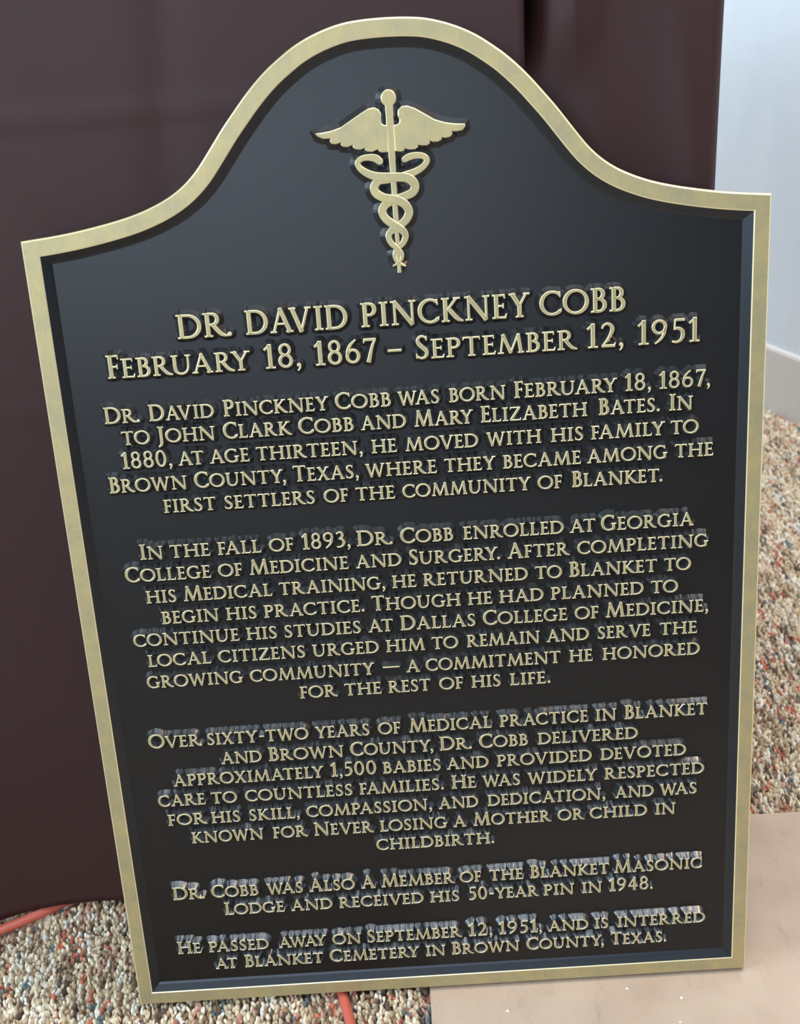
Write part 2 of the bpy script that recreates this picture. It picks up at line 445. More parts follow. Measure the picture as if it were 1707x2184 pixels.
SPANS = {  # word extents measured along the lines (mm)
    0: [(-140.3, -106.2), (-97.4, -33.7), (-25.2, 80.1), (86.1, 139.8)],
    1: [(-187.1, -96.7), (-88.1, -65.0), (-56.4, -17.0), (-10.8, -0.4), (7.3, 109.3), (115.2, 138.3), (147.1, 186.1)],
    2: [(-193.2, -170.7), (-164.6, -123.1), (-117.0, -49.8), (-45.6, -10.0), (-5.5, 20.9), (27.2, 63.1), (68.8, 134.3), (139.1, 155.8), (160.9, 193.5)],
    3: [(-184.1, -165.7), (-160.5, -124.0), (-118.7, -75.1), (-70.3, -34.9), (-30.2, -1.3), (4.2, 41.8), (46.9, 115.0), (122.5, 161.6), (167.6, 182.9)],
    4: [(-186.2, -153.8), (-149.3, -133.3), (-129.2, -103.6), (-99.0, -30.4), (-24.6, -8.0), (-2.5, 44.5), (49.9, 85.1), (91.5, 112.4), (117.5, 165.0), (169.0, 186.5)],
    5: [(-196.3, -145.8), (-140.9, -81.5), (-76.4, -34.1), (-29.4, 16.8), (21.9, 55.2), (60.0, 110.5), (114.6, 166.7), (171.6, 196.5)],
    6: [(-162.7, -128.6), (-123.0, -63.7), (-58.1, -41.9), (-36.9, -11.4), (-6.4, 77.6), (81.9, 98.1), (104.6, 163.7)],
    7: [(-182.8, -166.9), (-162.5, -136.1), (-130.8, -102.1), (-97.8, -79.7), (-75.0, -43.0), (-38.6, -14.7), (-9.7, 25.3), (32.0, 98.5), (103.4, 118.7), (123.3, 184.5)],
    12: [(-187.0, -144.1), (-139.1, -79.5), (-74.4, -29.1), (-24.1, 2.2), (7.5, 24.6), (31.1, 80.7), (85.4, 114.3), (120.3, 156.2), (162.6, 188.0)],
    13: [(-189.8, -123.8), (-118.9, -33.2), (-28.3, -15.1), (-11.2, -2.2), (2.0, 94.6), (100.4, 116.9), (123.5, 190.2)],
    14: [(-85.7, -60.0), (-54.9, -29.5), (-24.5, 4.4), (10.9, 26.5), (32.9, 53.0), (59.5, 87.4)],
    15: [(-194.7, -157.6), (-153.6, -82.6), (-77.7, -39.9), (-34.4, -17.9), (-12.0, 45.4), (51.3, 112.9), (118.2, 132.6), (138.5, 196.1)],
    16: [(-145.4, -116.9), (-111.9, -59.2), (-54.4, 3.7), (8.5, 31.1), (36.2, 70.5), (77.5, 147.8)],
    17: [(-181.0, -74.5), (-69.6, -37.3), (-32.5, 8.4), (12.6, 42.2), (48.2, 115.2), (121.5, 181.8)],
    18: [(-193.7, -160.3), (-155.2, -138.1), (-131.8, -55.2), (-50.1, 9.8), (14.9, 33.2), (37.3, 64.2), (69.5, 118.9), (124.2, 194.9)],
    19: [(-188.9, -160.6), (-157.4, -136.8), (-130.5, -94.5), (-89.5, 0.4), (5.4, 33.6), (40.4, 124.4), (131.6, 159.1), (163.5, 189.9)],
    20: [(-173.2, -121.8), (-114.7, -90.0), (-85.1, -42.4), (-37.6, 10.7), (15.1, 24.2), (29.6, 85.5), (90.2, 109.3), (113.2, 154.5), (160.2, 174.8)],
    22: [(-193.1, -169.0), (-164.4, -130.1), (-123.6, -97.4), (-92.6, -59.3), (-54.5, -44.6), (-39.7, 13.9), (17.3, 33.3), (39.3, 64.0), (69.2, 126.8), (130.6, 195.0)],
    23: [(-156.2, -112.3), (-107.3, -76.9), (-71.9, -9.8), (-4.8, 16.6), (23.2, 75.0), (78.6, 100.9), (107.3, 120.9), (126.6, 158.8)],
    24: [(-195.9, -176.1), (-171.5, -126.9), (-119.4, -84.1), (-79.2, -58.4), (-53.5, 16.9), (21.8, 39.5), (44.4, 76.5), (81.4, 111.1), (115.3, 126.4), (132.8, 197.9)],
    25: [(-167.2, -152.8), (-146.1, -87.4), (-82.5, -15.6), (-10.7, 4.0), (8.9, 59.3), (64.7, 122.4), (127.8, 169.2)],
}
SIZES = {'T': (0.0149, 0.0149), 'D': (0.0147, 0.0121), 'B': (0.0106, 0.0088)}

plaque = empty('memorial_plaque', (0, 0, 0.0095), (math.pi / 2 - LEAN, 0, 0))
tag(plaque, 'arched bronze memorial plaque with gold raised border, winged staff emblem and lettering', 'plaque')

for li_, (kind, text, hw, base, mid) in enumerate(LINES):
    cap, small = SIZES[kind]
    gl, nat = runs(text, cap, small)
    hx = 2 * hw / 1000 / nat
    x0 = (mid - hw) / 1000
    words = {}
    ext = {}
    for ch, size, x, w in gl:
        x1 = x + G[ch][0] * size * (SMALLX if size == small and small < cap else 1.0)
        e = ext.setdefault(w, [x, x1]); e[1] = max(e[1], x1)
    for ch, size, x, w in gl:
        sx = SMALLX if size == small and small < cap else 1.0
        k, ox = hx, x0 + x * hx
        if li_ in SPANS:
            a_, b_ = SPANS[li_][w]
            k = (b_ - a_) / 1000 / (ext[w][1] - ext[w][0])
            if len(text.split(' ')[w]) < 3: k = hx
            k = min(max(k, hx * 0.9), hx * 1.1)
            ox = (a_ + b_) / 2000 + (x - (ext[w][0] + ext[w][1]) / 2) * k
        v, f, m = glyph(ch, size, round(k * sx, 3))
        words.setdefault(w, []).append((v, f, m, ox))
    for w in sorted(words):
        mb = MB()
        for v, f, m, x in words[w]:
            vv = v + np.array([x, base / 1000, 0.0])
            mb.add([tuple(p) for p in vv], f, m)
        ys = base / 1000
        link('raised_word', mb.mesh('raised_word'), [M_wall, M_gold_edge, M_gold], plaque)

# ---------------------------------------------------------------- emblem
E_LV = lambda top: None
D_EMB = 0.0034


def poly_relief(pts, d=D_EMB, top=0.0):
    n = len(pts)
    a = sum(pts[i][0] * pts[(i + 1) % n][1] - pts[(i + 1) % n][0] * pts[i][1] for i in range(n))
    if a < 0: pts = pts[::-1]
    nr = []
    for i in range(n):
        p, q, r_ = pts[i - 1], pts[i], pts[(i + 1) % n]
        e1 = np.array([q[0] - p[0], q[1] - p[1]]); e2 = np.array([r_[0] - q[0], r_[1] - q[1]])
        e1 /= np.linalg.norm(e1) + 1e-12; e2 /= np.linalg.norm(e2) + 1e-12
        v = np.array([e1[1] + e2[1], -e1[0] - e2[0]]); L = np.linalg.norm(v) + 1e-12
        v /= L; c = max(0.88, v @ np.array([e1[1], -e1[0]]))
        nr.append(v / c)
    vs, fs, ms = [], [], []
    lv = [(-H_RELIEF, d), (-H_RELIEF * .5, d * .44), (-0.00045, 0.00005), (top, -0.0005)]
    for z, o in lv:
        for i in range(n): vs.append((pts[i][0] + nr[i][0] * o, pts[i][1] + nr[i][1] * o, z))
    for li in range(3):
        A, B = li * n, (li + 1) * n
        for i in range(n):
            j = (i + 1) % n
            fs.append((A + i, A + j, B + j, B + i)); ms.append(MATMAP[li])
    fs.append(tuple(range(3 * n, 4 * n))); ms.append(2)
    return vs, fs, ms


def smooth_closed(pts, n=2):
    out = []
    k = len(pts)
    for i in range(k):
        p0, p1, p2, p3 = pts[i - 1], pts[i], pts[(i + 1) % k], pts[(i + 2) % k]
        for j in range(n):
            t = j / n
            out.append(tuple(0.5 * (2 * p1[c] + (p2[c] - p0[c]) * t + (2 * p0[c] - 5 * p1[c] + 4 * p2[c] - p3[c]) * t * t
                                    + (3 * p1[c] - p0[c] - 3 * p2[c] + p3[c]) * t ** 3) for c in (0, 1)))
    return out


wl = [(-1.3, 615.6), (-3.3, 615.8), (-4.9, 616.8), (-5.2, 618.9), (-4.8, 622.4), (-6.0, 624.6), (-8.8, 626.1), (-12.5, 625.5), (-17.1, 623.1), (-23.2, 619.6), (-29.3, 616.1), (-35.4, 614.4), (-41.3, 613.7), (-44.8, 613.6), (-43.6, 612.1), (-40.1, 610.4), (-35.6, 610.2), (-36.4, 609.0), (-35.6, 607.4), (-33.0, 606.9), (-29.4, 607.7), (-30.1, 606.5), (-28.9, 605.3), (-26.2, 604.9), (-22.6, 605.9), (-22.9, 604.6), (-21.5, 603.4), (-18.5, 603.0), (-15.4, 603.8), (-15.8, 602.6), (-14.4, 601.7), (-11.3, 601.4), (-7.5, 602.6), (-7.6, 601.5), (-5.8, 600.6), (-2.0, 600.6)]
wr = [(2.1, 615.6), (4.1, 615.6), (5.6, 616.5), (5.9, 618.3), (5.0, 620.7), (5.3, 623.8), (7.6, 625.7), (10.9, 625.9), (15.2, 624.2), (20.9, 620.8), (26.5, 617.3), (32.3, 615.3), (38.1, 614.2), (44.6, 613.7), (44.7, 612.4), (43.1, 610.4), (39.4, 609.8), (36.5, 610.0), (36.8, 608.4), (35.6, 607.1), (32.6, 606.5), (30.1, 607.0), (30.4, 605.8), (28.1, 604.7), (25.0, 604.8), (23.0, 605.6), (23.2, 604.1), (21.4, 603.0), (18.0, 603.2), (15.9, 603.7), (16.0, 602.4), (14.2, 601.3), (10.6, 601.4), (7.9, 602.1), (7.5, 600.9), (5.7, 600.4), (2.2, 600.9)]
st = [(0.15, 627.9, 4.49), (0.1, 616.5, 4.33), (0.1, 606.1, 4.17), (0.1, 597.7, 3.85), (0.2, 589.2, 3.37), (0.2, 579.9, 3.21), (0.2, 564.8, 3.04), (0.3, 551.6, 2.48), (0.3, 539.8, 2.24), (0.4, 534.2, 2.08), (0.4, 529.6, 2.3)]
sA = [(-7.4, 595.6, 4.01), (-10.0, 597.5, 4.33), (-14.4, 598.2, 3.53), (-18.6, 597.5, 3.21), (-20.7, 595.4, 3.21), (-19.5, 592.3, 3.53), (-15.1, 589.0, 4.33), (-9.3, 586.9, 4.81), (-0.4, 586.1, 4.97), (7.0, 585.5, 5.13), (11.3, 583.3, 5.29), (12.9, 579.8, 5.13), (11.1, 576.5, 4.97), (6.3, 574.6, 4.65), (-1.3, 572.4, 4.65), (-5.9, 570.1, 4.81), (-7.8, 566.3, 4.81), (-5.7, 561.9, 4.81), (-0.7, 557.9, 4.65), (3.6, 554.9, 4.33), (5.4, 551.3, 3.85), (3.5, 547.0, 3.37), (-0.0, 544.3, 3.04), (-2.0, 540.7, 2.24), (-1.5, 537.3, 1.92), (0.5, 535.4, 1.76), (4.2, 533.5, 0.96)]
sB = [(7.5, 595.8, 3.53), (10.7, 597.2, 3.85), (15.1, 597.7, 3.53), (19.2, 596.8, 3.37), (20.9, 594.3, 3.37), (18.5, 591.1, 3.53), (13.9, 588.5, 4.01), (7.8, 586.9, 4.01), (-2.0, 585.0, 4.33), (-8.7, 584.4, 4.65), (-11.7, 581.0, 4.97), (-10.7, 577.3, 5.13), (-6.0, 574.4, 4.97), (0.6, 573.0, 4.97), (6.1, 570.0, 4.97), (8.4, 565.3, 4.97), (6.1, 560.6, 4.81), (1.9, 557.6, 4.33), (-2.9, 554.9, 4.01), (-5.0, 551.6, 3.53), (-3.4, 547.4, 3.37), (0.3, 543.9, 3.04), (2.6, 540.8, 2.4), (2.2, 537.8, 2.08), (0.3, 535.7, 1.76), (-3.1, 533.9, 0.96)]
mm = lambda L: [tuple(c / 1000 for c in p) for p in L]


def emb_ribbon(pts, over, d=D_EMB, roundcap=True):
    """over: function y -> lift of the top where this strand passes over the other"""
    P, Wd, _ = spl(mm(pts), 5)
    if roundcap:
        def capof(p, q, w):
            dx, dy = p[0] - q[0], p[1] - q[1]; L = math.hypot(dx, dy); dx /= L; dy /= L
            return [((p[0] + dx * w / 2 * math.sin(a), p[1] + dy * w / 2 * math.sin(a)), max(w * math.cos(a), 0.0003)) for a in (0.5, 0.9, 1.25, 1.5)]
        c0 = capof(P[0], P[1], Wd[0])[::-1]; c1 = capof(P[-1], P[-2], Wd[-1])
        P = [p for p, w in c0] + P + [p for p, w in c1]; Wd = [w for p, w in c0] + Wd + [w for p, w in c1]
    tz = [over(p) for p in P]
    lv = [([-H_RELIEF] * len(P), d), ([-H_RELIEF * .5] * len(P), d * .44), ([z - 0.00045 for z in tz], 0.00005), (tz, -0.0004)]
    v, f, m = ribbon(P, Wd, 'plain', lv, closed=False)
    return v, f, [MATMAP[i] for i in m]


def relief(name, parts, parent):
    mb = MB()
    for v, f, m in parts: mb.add(v, f, m)
    return link(name, mb.mesh(name), [M_wall, M_gold_edge, M_gold], parent)


BALL = (0.0001, 0.6308)
lv = [(-H_RELIEF, D_EMB), (-H_RELIEF * .4, D_EMB * .35), (-0.00045, 0.00005), (0.0, -0.0005)]
ball = poly_relief([(BALL[0] + 0.0045 * math.cos(a * math.pi / 14), BALL[1] + 0.0047 * math.sin(a * math.pi / 14)) for a in range(28)])
emblem = relief('emblem_staff', [emb_ribbon(st, lambda p: -0.00005, roundcap=False), ball], plaque)
tag(emblem, 'gold staff with round knob, two wings and two snakes')
relief('wing', [poly_relief(mm(wl))], emblem)
relief('wing', [poly_relief(mm(wr))], emblem)
bands = lambda ys: (lambda p: 0.00045 * max(math.exp(-((p[1] - y) / 0.007) ** 2) for y in ys))
relief('snake', [emb_ribbon(sA, bands((0.586, 0.5575)))], emblem)
relief('snake', [emb_ribbon(sB, bands((0.573, 0.5440)))], emblem)

# ---------------------------------------------------------------- plaque body
arch = [(211, 564.3), (198, 565.9), (183.5, 568.3), (169, 571.2), (157, 574.3), (146, 578.2), (136.5, 582.6), (128.5, 587.6), (122, 593.0), (116, 599.3),
        (107.3, 610.3), (99.5, 620.3), (91.5, 629.6), (84, 638.0), (76, 645.9), (69, 651.9), (61.5, 657.3), (54.5, 661.9), (47, 665.8), (40, 668.7), (33, 671.0), (26, 672.8), (19, 673.9), (9.5, 674.6)]
R_ = spl([(x, y, 0) for x, y in arch] + [(0, 674.8, 0)], 3)[0]
outline = [(-229, 0), (229, 0), (229, 562.6)] + R_ + [(-x, y) for x, y in R_[::-1][1:]] + [(-229, 562.6)]
outline = [(x / 1000, y / 1000) for x, y in outline]
n_o = len(outline)
nr = []
for i in range(n_o):
    p, q, r_ = outline[i - 1], outline[i], outline[(i + 1) % n_o]
    e1 = np.array(q) - np.array(p); e2 = np.array(r_) - np.array(q)
    e1 /= np.linalg.norm(e1); e2 /= np.linalg.norm(e2)
    v = np.array([-e1[1] - e2[1], e1[0] + e2[0]]); v /= np.linalg.norm(v)
    nr.append(v / max(0.5, v @ np.array([-e1[1], e1[0]])))      # inward, mitred
BACK = -0.0165
# border: (inward distance, z, material)
prof = [(0.0, BACK, 0), (0.0, -0.0016, 1), (0.0003, -0.0007, 1), (0.0012, 0.0, 1), (0.0100, 0.0, 2), (0.0107, -0.0004, 1),
        (0.0128, -0.0021, 0), (0.0148, -0.0037, 0), (0.0163, -H_RELIEF - 0.00002, 0)]
vs, fs, ms = [], [], []
for o, z, _ in prof:
    for i in range(n_o): vs.append((outline[i][0] + nr[i][0] * o, outline[i][1] + nr[i][1] * o, z))
for k in range(len(prof) - 1):
    mi = {0: 3, 1: 2, 2: 1, 3: 2, 4: 1, 5: 0, 6: 0, 7: 0}[k]
    for i in range(n_o):
        j = (i + 1) % n_o
        A, B = k * n_o, (k + 1) * n_o
        fs.append((A + i, A + j, B + j, B + i)); ms.append({0: 2, 1: 2, 2: 1, 3: 2, 4: 1, 5: 0, 6: 0, 7: 0}[k])
mb = MB(); mb.add(vs, fs, ms)
border = link('raised_border', mb.mesh('raised_border'), [M_side, M_gold_edge, M_gold], plaque)
tag(border, 'brushed gold raised border of the plaque')
inner = [(outline[i][0] + nr[i][0] * 0.0160, outline[i][1] + nr[i][1] * 0.0160) for i in range(n_o)]
back = [(outline[i][0] + nr[i][0] * 0.0006, outline[i][1] + nr[i][1] * 0.0006) for i in range(n_o)]
mb = MB()
v = [(x, y, -H_RELIEF) for x, y in inner] + [(x, y, BACK + 0.0002) for x, y in back]
f = [tuple(range(n_o)), tuple(range(2 * n_o - 1, n_o - 1, -1))]
mb.add(v, f + [(i, n_o + i, n_o + (i + 1) % n_o, (i + 1) % n_o) for i in range(n_o)])
panel = link('backing_panel', mb.mesh('backing_panel'), [M_dark], plaque)
tag(panel, 'dark satin recessed panel behind the lettering')

# ------------------------------------------------------------------ floor
Z0 = -0.002
YARN = [srgb(242, 230, 204), srgb(226, 206, 172), srgb(194, 166, 132), srgb(150, 120, 92), srgb(100, 80, 64),
        srgb(204, 112, 82), srgb(206, 158, 136), srgb(108, 120, 120), srgb(232, 224, 210), srgb(206, 186, 152)]
M_floor, nt, b = mat('carpet_backing')
tc = node(nt, 'ShaderNodeTexCoord')
mp = node(nt, 'ShaderNodeMapping'); mp.inputs['Scale'].default_value = (1, 0.6, 1)
nt.links.new(tc.outputs['Object'], mp.inputs['Vector'])
vo = node(nt, 'ShaderNodeTexVoronoi'); vo.inputs['Scale'].default_value = 330
nt.links.new(mp.outputs['Vector'], vo.inputs['Vector'])
sep = node(nt, 'ShaderNodeSeparateColor'); nt.links.new(vo.outputs['Color'], sep.inputs['Color'])
r = ramp(nt, sep.outputs[0], [(0.0, YARN[4]), (0.2, YARN[3]), (0.4, YARN[2]), (0.6, YARN[1]), (0.75, YARN[0]), (0.86, YARN[7]), (0.93, YARN[5]), (1.0, YARN[6])])
r.color_ramp.interpolation = 'CONSTANT'
nt.links.new(r.outputs[0], b.inputs['Base Color']); b.inputs['Roughness'].default_value = 0.95
floor_mb = MB()
floor_mb.add([(-2.2, -2.2, Z0), (2.2, -2.2, Z0), (2.2, 2.6, Z0), (-2.2, 2.6, Z0),
              (-2.2, -2.2, Z0 - .05), (2.2, -2.2, Z0 - .05), (2.2, 2.6, Z0 - .05), (-2.2, 2.6, Z0 - .05)],
             [(0, 1, 2, 3), (7, 6, 5, 4), (0, 4, 5, 1), (1, 5, 6, 2), (2, 6, 7, 3), (3, 7, 4, 0)])
fl = link('floor', floor_mb.mesh('floor'), [M_floor])
tag(fl, 'floor covered in flecked beige loop pile carpet', None, None, 'structure')

SLAB = (-0.0095, 0.90, -0.70, 0.1640)      # x0, x1, y0, y1
WA, WD = np.array([0.591, 1.086]), np.array([0.406, -0.914])   # wall foot: a point and a direction
WN = np.array([-0.914, -0.406])


CORD_XY = np.array([(-0.70, -0.06), (-0.55, -0.01), (-0.45, 0.030), (-0.40, 0.062), (-0.362, 0.0835), (-0.338, 0.0965), (-0.29, 0.126), (-0.22, 0.140), (-0.15, 0.105), (-0.10, 0.055),
                    (-0.079, 0.012), (-0.0735, -0.006), (-0.068, -0.028), (-0.060, -0.055), (-0.052, -0.085), (-0.054, -0.13), (-0.07, -0.22)])


def make_pile():
    rs = np.random.RandomState(5)
    pitch = 0.0034
    rowp = 0.0030
    regs = [(-0.62, 0.0, -0.22, 0.150), (0.0, 0.24, 0.150, 0.166), (0.17, 0.98, 0.1660, 1.34)]
    pos = []; col = []
    names = np.array(YARN)[:, :3]
    base_p = np.array([.24, .20, .13, .09, .05, .035, .045, .035, .12, .12])
    base_p = base_p / base_p.sum()
    for x0, x1, y0, y1 in regs:
        for x in np.arange(x0, x1, rowp):
            ys = np.arange(y0, y1, pitch)
            n = len(ys)
            cidx = np.zeros(n, int); i = 0
            # soft drifts of browner and creamier yarn across the carpet
            while i < n:
                drift = 0.5 + 0.5 * math.sin(x * 31 + 1.3) * math.sin(ys[min(i, n - 1)] * 27 + x * 14)
                c = rs.choice(10, p=base_p)
                if c in (0, 8) and rs.rand() < drift * 0.55: c = rs.choice([2, 3, 1])
                L = 1 + rs.geometric(0.45)
                cidx[i:i + L] = c; i += L
            px = x + rs.normal(0, .0006, n) + 0.0011 * np.sin(ys * 210 + x * 900)
            py = ys + rs.normal(0, .0007, n)
            pos.append(np.c_[px, py]); col.append(names[cidx] * rs.uniform(.82, 1.12, (n, 1)))
    pos = np.vstack(pos); col = np.vstack(col)
    k = ~((pos[:, 0] > SLAB[0] - .0012) & (pos[:, 1] < SLAB[3] + .0012))
    dist = (pos - WA) @ WN
    k &= dist > 0.012
    for a_, b_ in zip(CORD_XY[:-1], CORD_XY[1:]):
        d_ = b_ - a_; t_ = np.clip(((pos - a_) @ d_) / (d_ @ d_), 0, 1)
        k &= np.linalg.norm(pos - (a_ + t_[:, None] * d_), axis=1) > 0.0070
    k &= ~((pos[:, 1] > 0.150) & (pos[:, 0] < 0.17))
    pos, col = pos[k], col[k]
    n = len(pos)
    # one loop: rings of a bean shape
    sides = 6
    rings = [(0.0, 0.75), (0.45, 1.0), (0.82, 0.72)]
    tv = []
    for z, rr in rings:
        for s in range(sides):
            a = 2 * math.pi * s / sides
            tv.append((rr * math.cos(a), rr * math.sin(a), z))
    tv.append((0, 0, 1.0)); tv = np.array(tv)
    tf = []
    for r0 in range(2):
        for s in range(sides):
            t = (s + 1) % sides
            tf.append((r0 * 6 + s, r0 * 6 + t, r0 * 6 + 6 + t)); tf.append((r0 * 6 + s, r0 * 6 + 6 + t, r0 * 6 + 6 + s))
    for s in range(sides): tf.append((12 + s, 12 + (s + 1) % sides, 18))
    tf = np.array(tf)
    sx = rs.uniform(.0011, .0020, n); sy = rs.uniform(.0018, .0034, n); sz = rs.uniform(.0042, .0078, n)
    ang = rs.normal(0, .35, n)
    lean = rs.normal(0, .0012, (n, 2))
    V = tv[None] * np.stack([sx, sy, sz], 1)[:, None]
    ca, sa = np.cos(ang)[:, None], np.sin(ang)[:, None]
    X = V[..., 0] * ca - V[..., 1] * sa + tv[None, :, 2] * lean[:, :1]
    Y = V[..., 0] * sa + V[..., 1] * ca + tv[None, :, 2] * lean[:, 1:]
    V = np.stack([X + pos[:, :1], Y + pos[:, 1:], V[..., 2] + Z0 + .0001], -1).reshape(-1, 3)
    F = (tf[None] + (np.arange(n) * len(tv))[:, None, None]).reshape(-1, 3)
    me = bpy.data.meshes.new('carpet_pile')
    me.vertices.add(len(V)); me.vertices.foreach_set('co', V.astype(np.float32).ravel())
    me.loops.add(F.size); me.loops.foreach_set('vertex_index', F.astype(np.int32).ravel())
    me.polygons.add(len(F)); me.polygons.foreach_set('loop_start', np.arange(0, F.size, 3, dtype=np.int32))
    me.polygons.foreach_set('use_smooth', np.ones(len(F), bool))
    me.update(); me.validate()
    at = me.attributes.new('yarn', 'FLOAT_COLOR', 'POINT')
    cc = np.c_[np.repeat(np.clip(col, 0, 1), len(tv), 0), np.ones(n * len(tv))]
    at.data.foreach_set('color', cc.astype(np.float32).ravel())
    return me


M_yarn, nt, b = mat('loop_pile_yarn')
at = node(nt, 'ShaderNodeAttribute'); at.attribute_name = 'yarn'
nt.links.new(at.outputs['Color'], b.inputs['Base Color'])
b.inputs['Roughness'].default_value = 0.9
b.inputs['Sheen Weight'].default_value = 0.15
nz = noise(nt, 1800, 2, 0.6); bump(nt, nz.outputs['Fac'], b, 0.4, 0.0006)
pile = link('carpet_pile', make_pile(), [M_yarn])
tag(pile, 'beige, cream, brown and orange flecked loop pile of the carpet', 'carpet', None, 'stuff')

# tan board
M_slab, nt, b = mat('dusty_tan_board')
n1 = noise(nt, 16, 6, 0.6); n2 = noise(nt, 90, 5, 0.7, stretch=(1, .35, 1))
r = ramp(nt, n1.outputs['Fac'], [(0.3, srgb(184, 158, 134)), (0.7, srgb(200, 175, 151))])
r2 = ramp(nt, n2.outputs['Fac'], [(0.30, (0.78, 0.76, 0.75, 1)), (0.45, (1, 1, 1, 1)), (0.62, (1, 1, 1, 1)), (0.75, (1.0, 1.0, 1.0, 1))])
mx = node(nt, 'ShaderNodeMixRGB', blend_type='MULTIPLY'); mx.inputs['Fac'].default_value = 0.6
nt.links.new(r.outputs[0], mx.inputs[1]); nt.links.new(r2.outputs[0], mx.inputs[2])
nt.links.new(mx.outputs[0], b.inputs['Base Color']); b.inputs['Roughness'].default_value = 0.7
bump(nt, n2.outputs['Fac'], b, 0.25, 0.0008)
x0, x1, y0, y1 = SLAB; zt = 0.0061; e = 0.0008
mb = MB()
v = [(x0, y0, Z0), (x1, y0, Z0), (x1, y1, Z0), (x0, y1, Z0),
     (x0, y0, zt - e), (x1, y0, zt - e), (x1, y1, zt - e), (x0, y1, zt - e),
     (x0 + e, y0 + e, zt), (x1 - e, y0 + e, zt), (x1 - e, y1 - e, zt), (x0 + e, y1 - e, zt)]
f = [(3, 2, 1, 0), (8, 9, 10, 11)]
for a in (0, 4):
    for i in range(4): j = (i + 1) % 4; f.append((a + i, a + j, a + 4 + j, a + 4 + i))
mb.add(v, f)
slab = link('floor_board', mb.mesh('floor_board'), [M_slab])
tag(slab, 'flat dusty tan board set in the carpet under the plaque\'s right side', 'floor board')

# ------------------------------------------------------------------ wall on the right
M_plaster, nt, b = mat('white_painted_plaster')
n1 = noise(nt, 5, 5, 0.6, stretch=(1, 1, .35)); n2 = noise(nt, 40, 4, .6)
r = ramp(nt, n1.outputs['Fac'], [(0.32, srgb(224, 230, 234)), (0.6, srgb(238, 241, 243))])
nt.links.new(r.outputs[0], b.inputs['Base Color']); b.inputs['Roughness'].default_value = 0.8
bump(nt, n2.outputs['Fac'], b, 0.3, 0.002)


def slab_along(name, p0, p1, off0, off1, z0, z1, m, rnd=0.0):
    n_ = WN
    q = lambda p, o, z: (p[0] + n_[0] * o, p[1] + n_[1] * o, z)
    prof_ = [(off0, z0), (off1, z0), (off1, z1 - rnd), (off1 - rnd * .3, z1 - rnd * .3), (off1 - rnd, z1), (off0, z1)] if rnd else [(off0, z0), (off1, z0), (off1, z1), (off0, z1)]
    k = len(prof_)
    v = [q(p0, o, z) for o, z in prof_] + [q(p1, o, z) for o, z in prof_]
    f = [(i, (i + 1) % k, k + (i + 1) % k, k + i) for i in range(k)] + [tuple(range(k))[::-1], tuple(range(k, 2 * k))]
    mb_ = MB(); mb_.add(v, f)
    return link(name, mb_.mesh(name), [m])


wp0, wp1 = WA - WD * 1.5, WA + WD * 1.6
tag(slab_along('wall_right', wp0, wp1, -0.06, 0.0, Z0, 2.4, M_plaster), 'white plaster wall behind the carpet on the right', None, None, 'structure')
M_base, nt, b = mat('beige_baseboard')
b.inputs['Base Color'].default_value = srgb(222, 214, 204); b.inputs['Roughness'].default_value = 0.6
tag(slab_along('baseboard_right', wp0, wp1, 0.0, 0.006, Z0, 0.105, M_base, 0.0055), 'low beige baseboard at the foot of the wall', None, None, 'structure')

# ------------------------------------------------------------------ tablecloth
M_cloth, nt, b = mat('brown_satin_polyester')
n1 = noise(nt, 3, 3, 0.5)
r = ramp(nt, n1.outputs['Fac'], [(0.35, srgb(55, 30, 29)), (0.65, srgb(60, 34, 30))])
nt.links.new(r.outputs[0], b.inputs['Base Color'])
b.inputs['Roughness'].default_value = 0.56
b.inputs['Specular IOR Level'].default_value = 0.36
b.inputs['Sheen Weight'].default_value = 0.0
b.inputs['Sheen Roughness'].default_value = 0.4
wv = noise(nt, 2500, 2, .5); bump(nt, wv.outputs['Fac'], b, 0.12, 0.0004)

ss = lambda a, b_, x: (lambda t: t * t * (3 - 2 * t))(min(1, max(0, (x - a) / (b_ - a))))


def cloth_y(x, z):
    y = 0.1035 + 0.0420 * (max(z, 0) / 0.67) ** 0.9
    low = 1 - ss(0.0, 0.5, z)
    if x < -0.25: y -= 1.0 * (-0.25 - x) ** 2.0 * low
    y += low * 0.004 * math.sin(x * 19 + 0.6)
    # soft hanging folds
    y += 0.0018 * math.sin(x * 15 + 1.1 + z * 1.6) * ss(0.05, 0.45, z) * (1 - 0.4 * ss(.55, .72, z))
    y += -0.0025 * math.exp(-((x + 0.235 + (z - .65) * .35) / 0.022) ** 2) * ss(.42, .60, z)
    y += -0.0015 * math.exp(-((x + 0.335 + (z - .60) * .2) / 0.018) ** 2) * ss(.3, .62, z)
    y += 0.0020 * math.exp(-((x + 0.14 - (z - .6) * .12) / 0.012) ** 2) * ss(.45, .60, z)
    # ironed cross creases
    y -= 0.0009 * math.exp(-((z - 0.630 - 0.01 * x) / 0.0035) ** 2) * (1 if x < 0.05 else 0)
    y -= 0.0005 * math.exp(-((z - 0.44) / 0.004) ** 2)
    return y


def cloth_right(x, z):
    y = cloth_y(x, z) + 0.002
    pocket = ss(0.622, 0.672, z)
    u = x - 0.082
    if u < 0.06:
        y += 0.050 * pocket * math.exp(-(max(0, u) / 0.010) ** 2)
        y -= 0.007 * pocket * math.exp(-((u - 0.030) / 0.012) ** 2)
    y += 0.004 * math.exp(-(max(0, u) / 0.02) ** 2)
    y -= 0.0022 * math.exp(-((x - 0.182 - (0.62 - z) * 0.16) / 0.010) ** 2) * ss(0.70, 0.60, z)
    y -= 0.0018 * math.exp(-((x - 0.130 + (z - 0.6) * .25) / 0.016) ** 2)
    return y


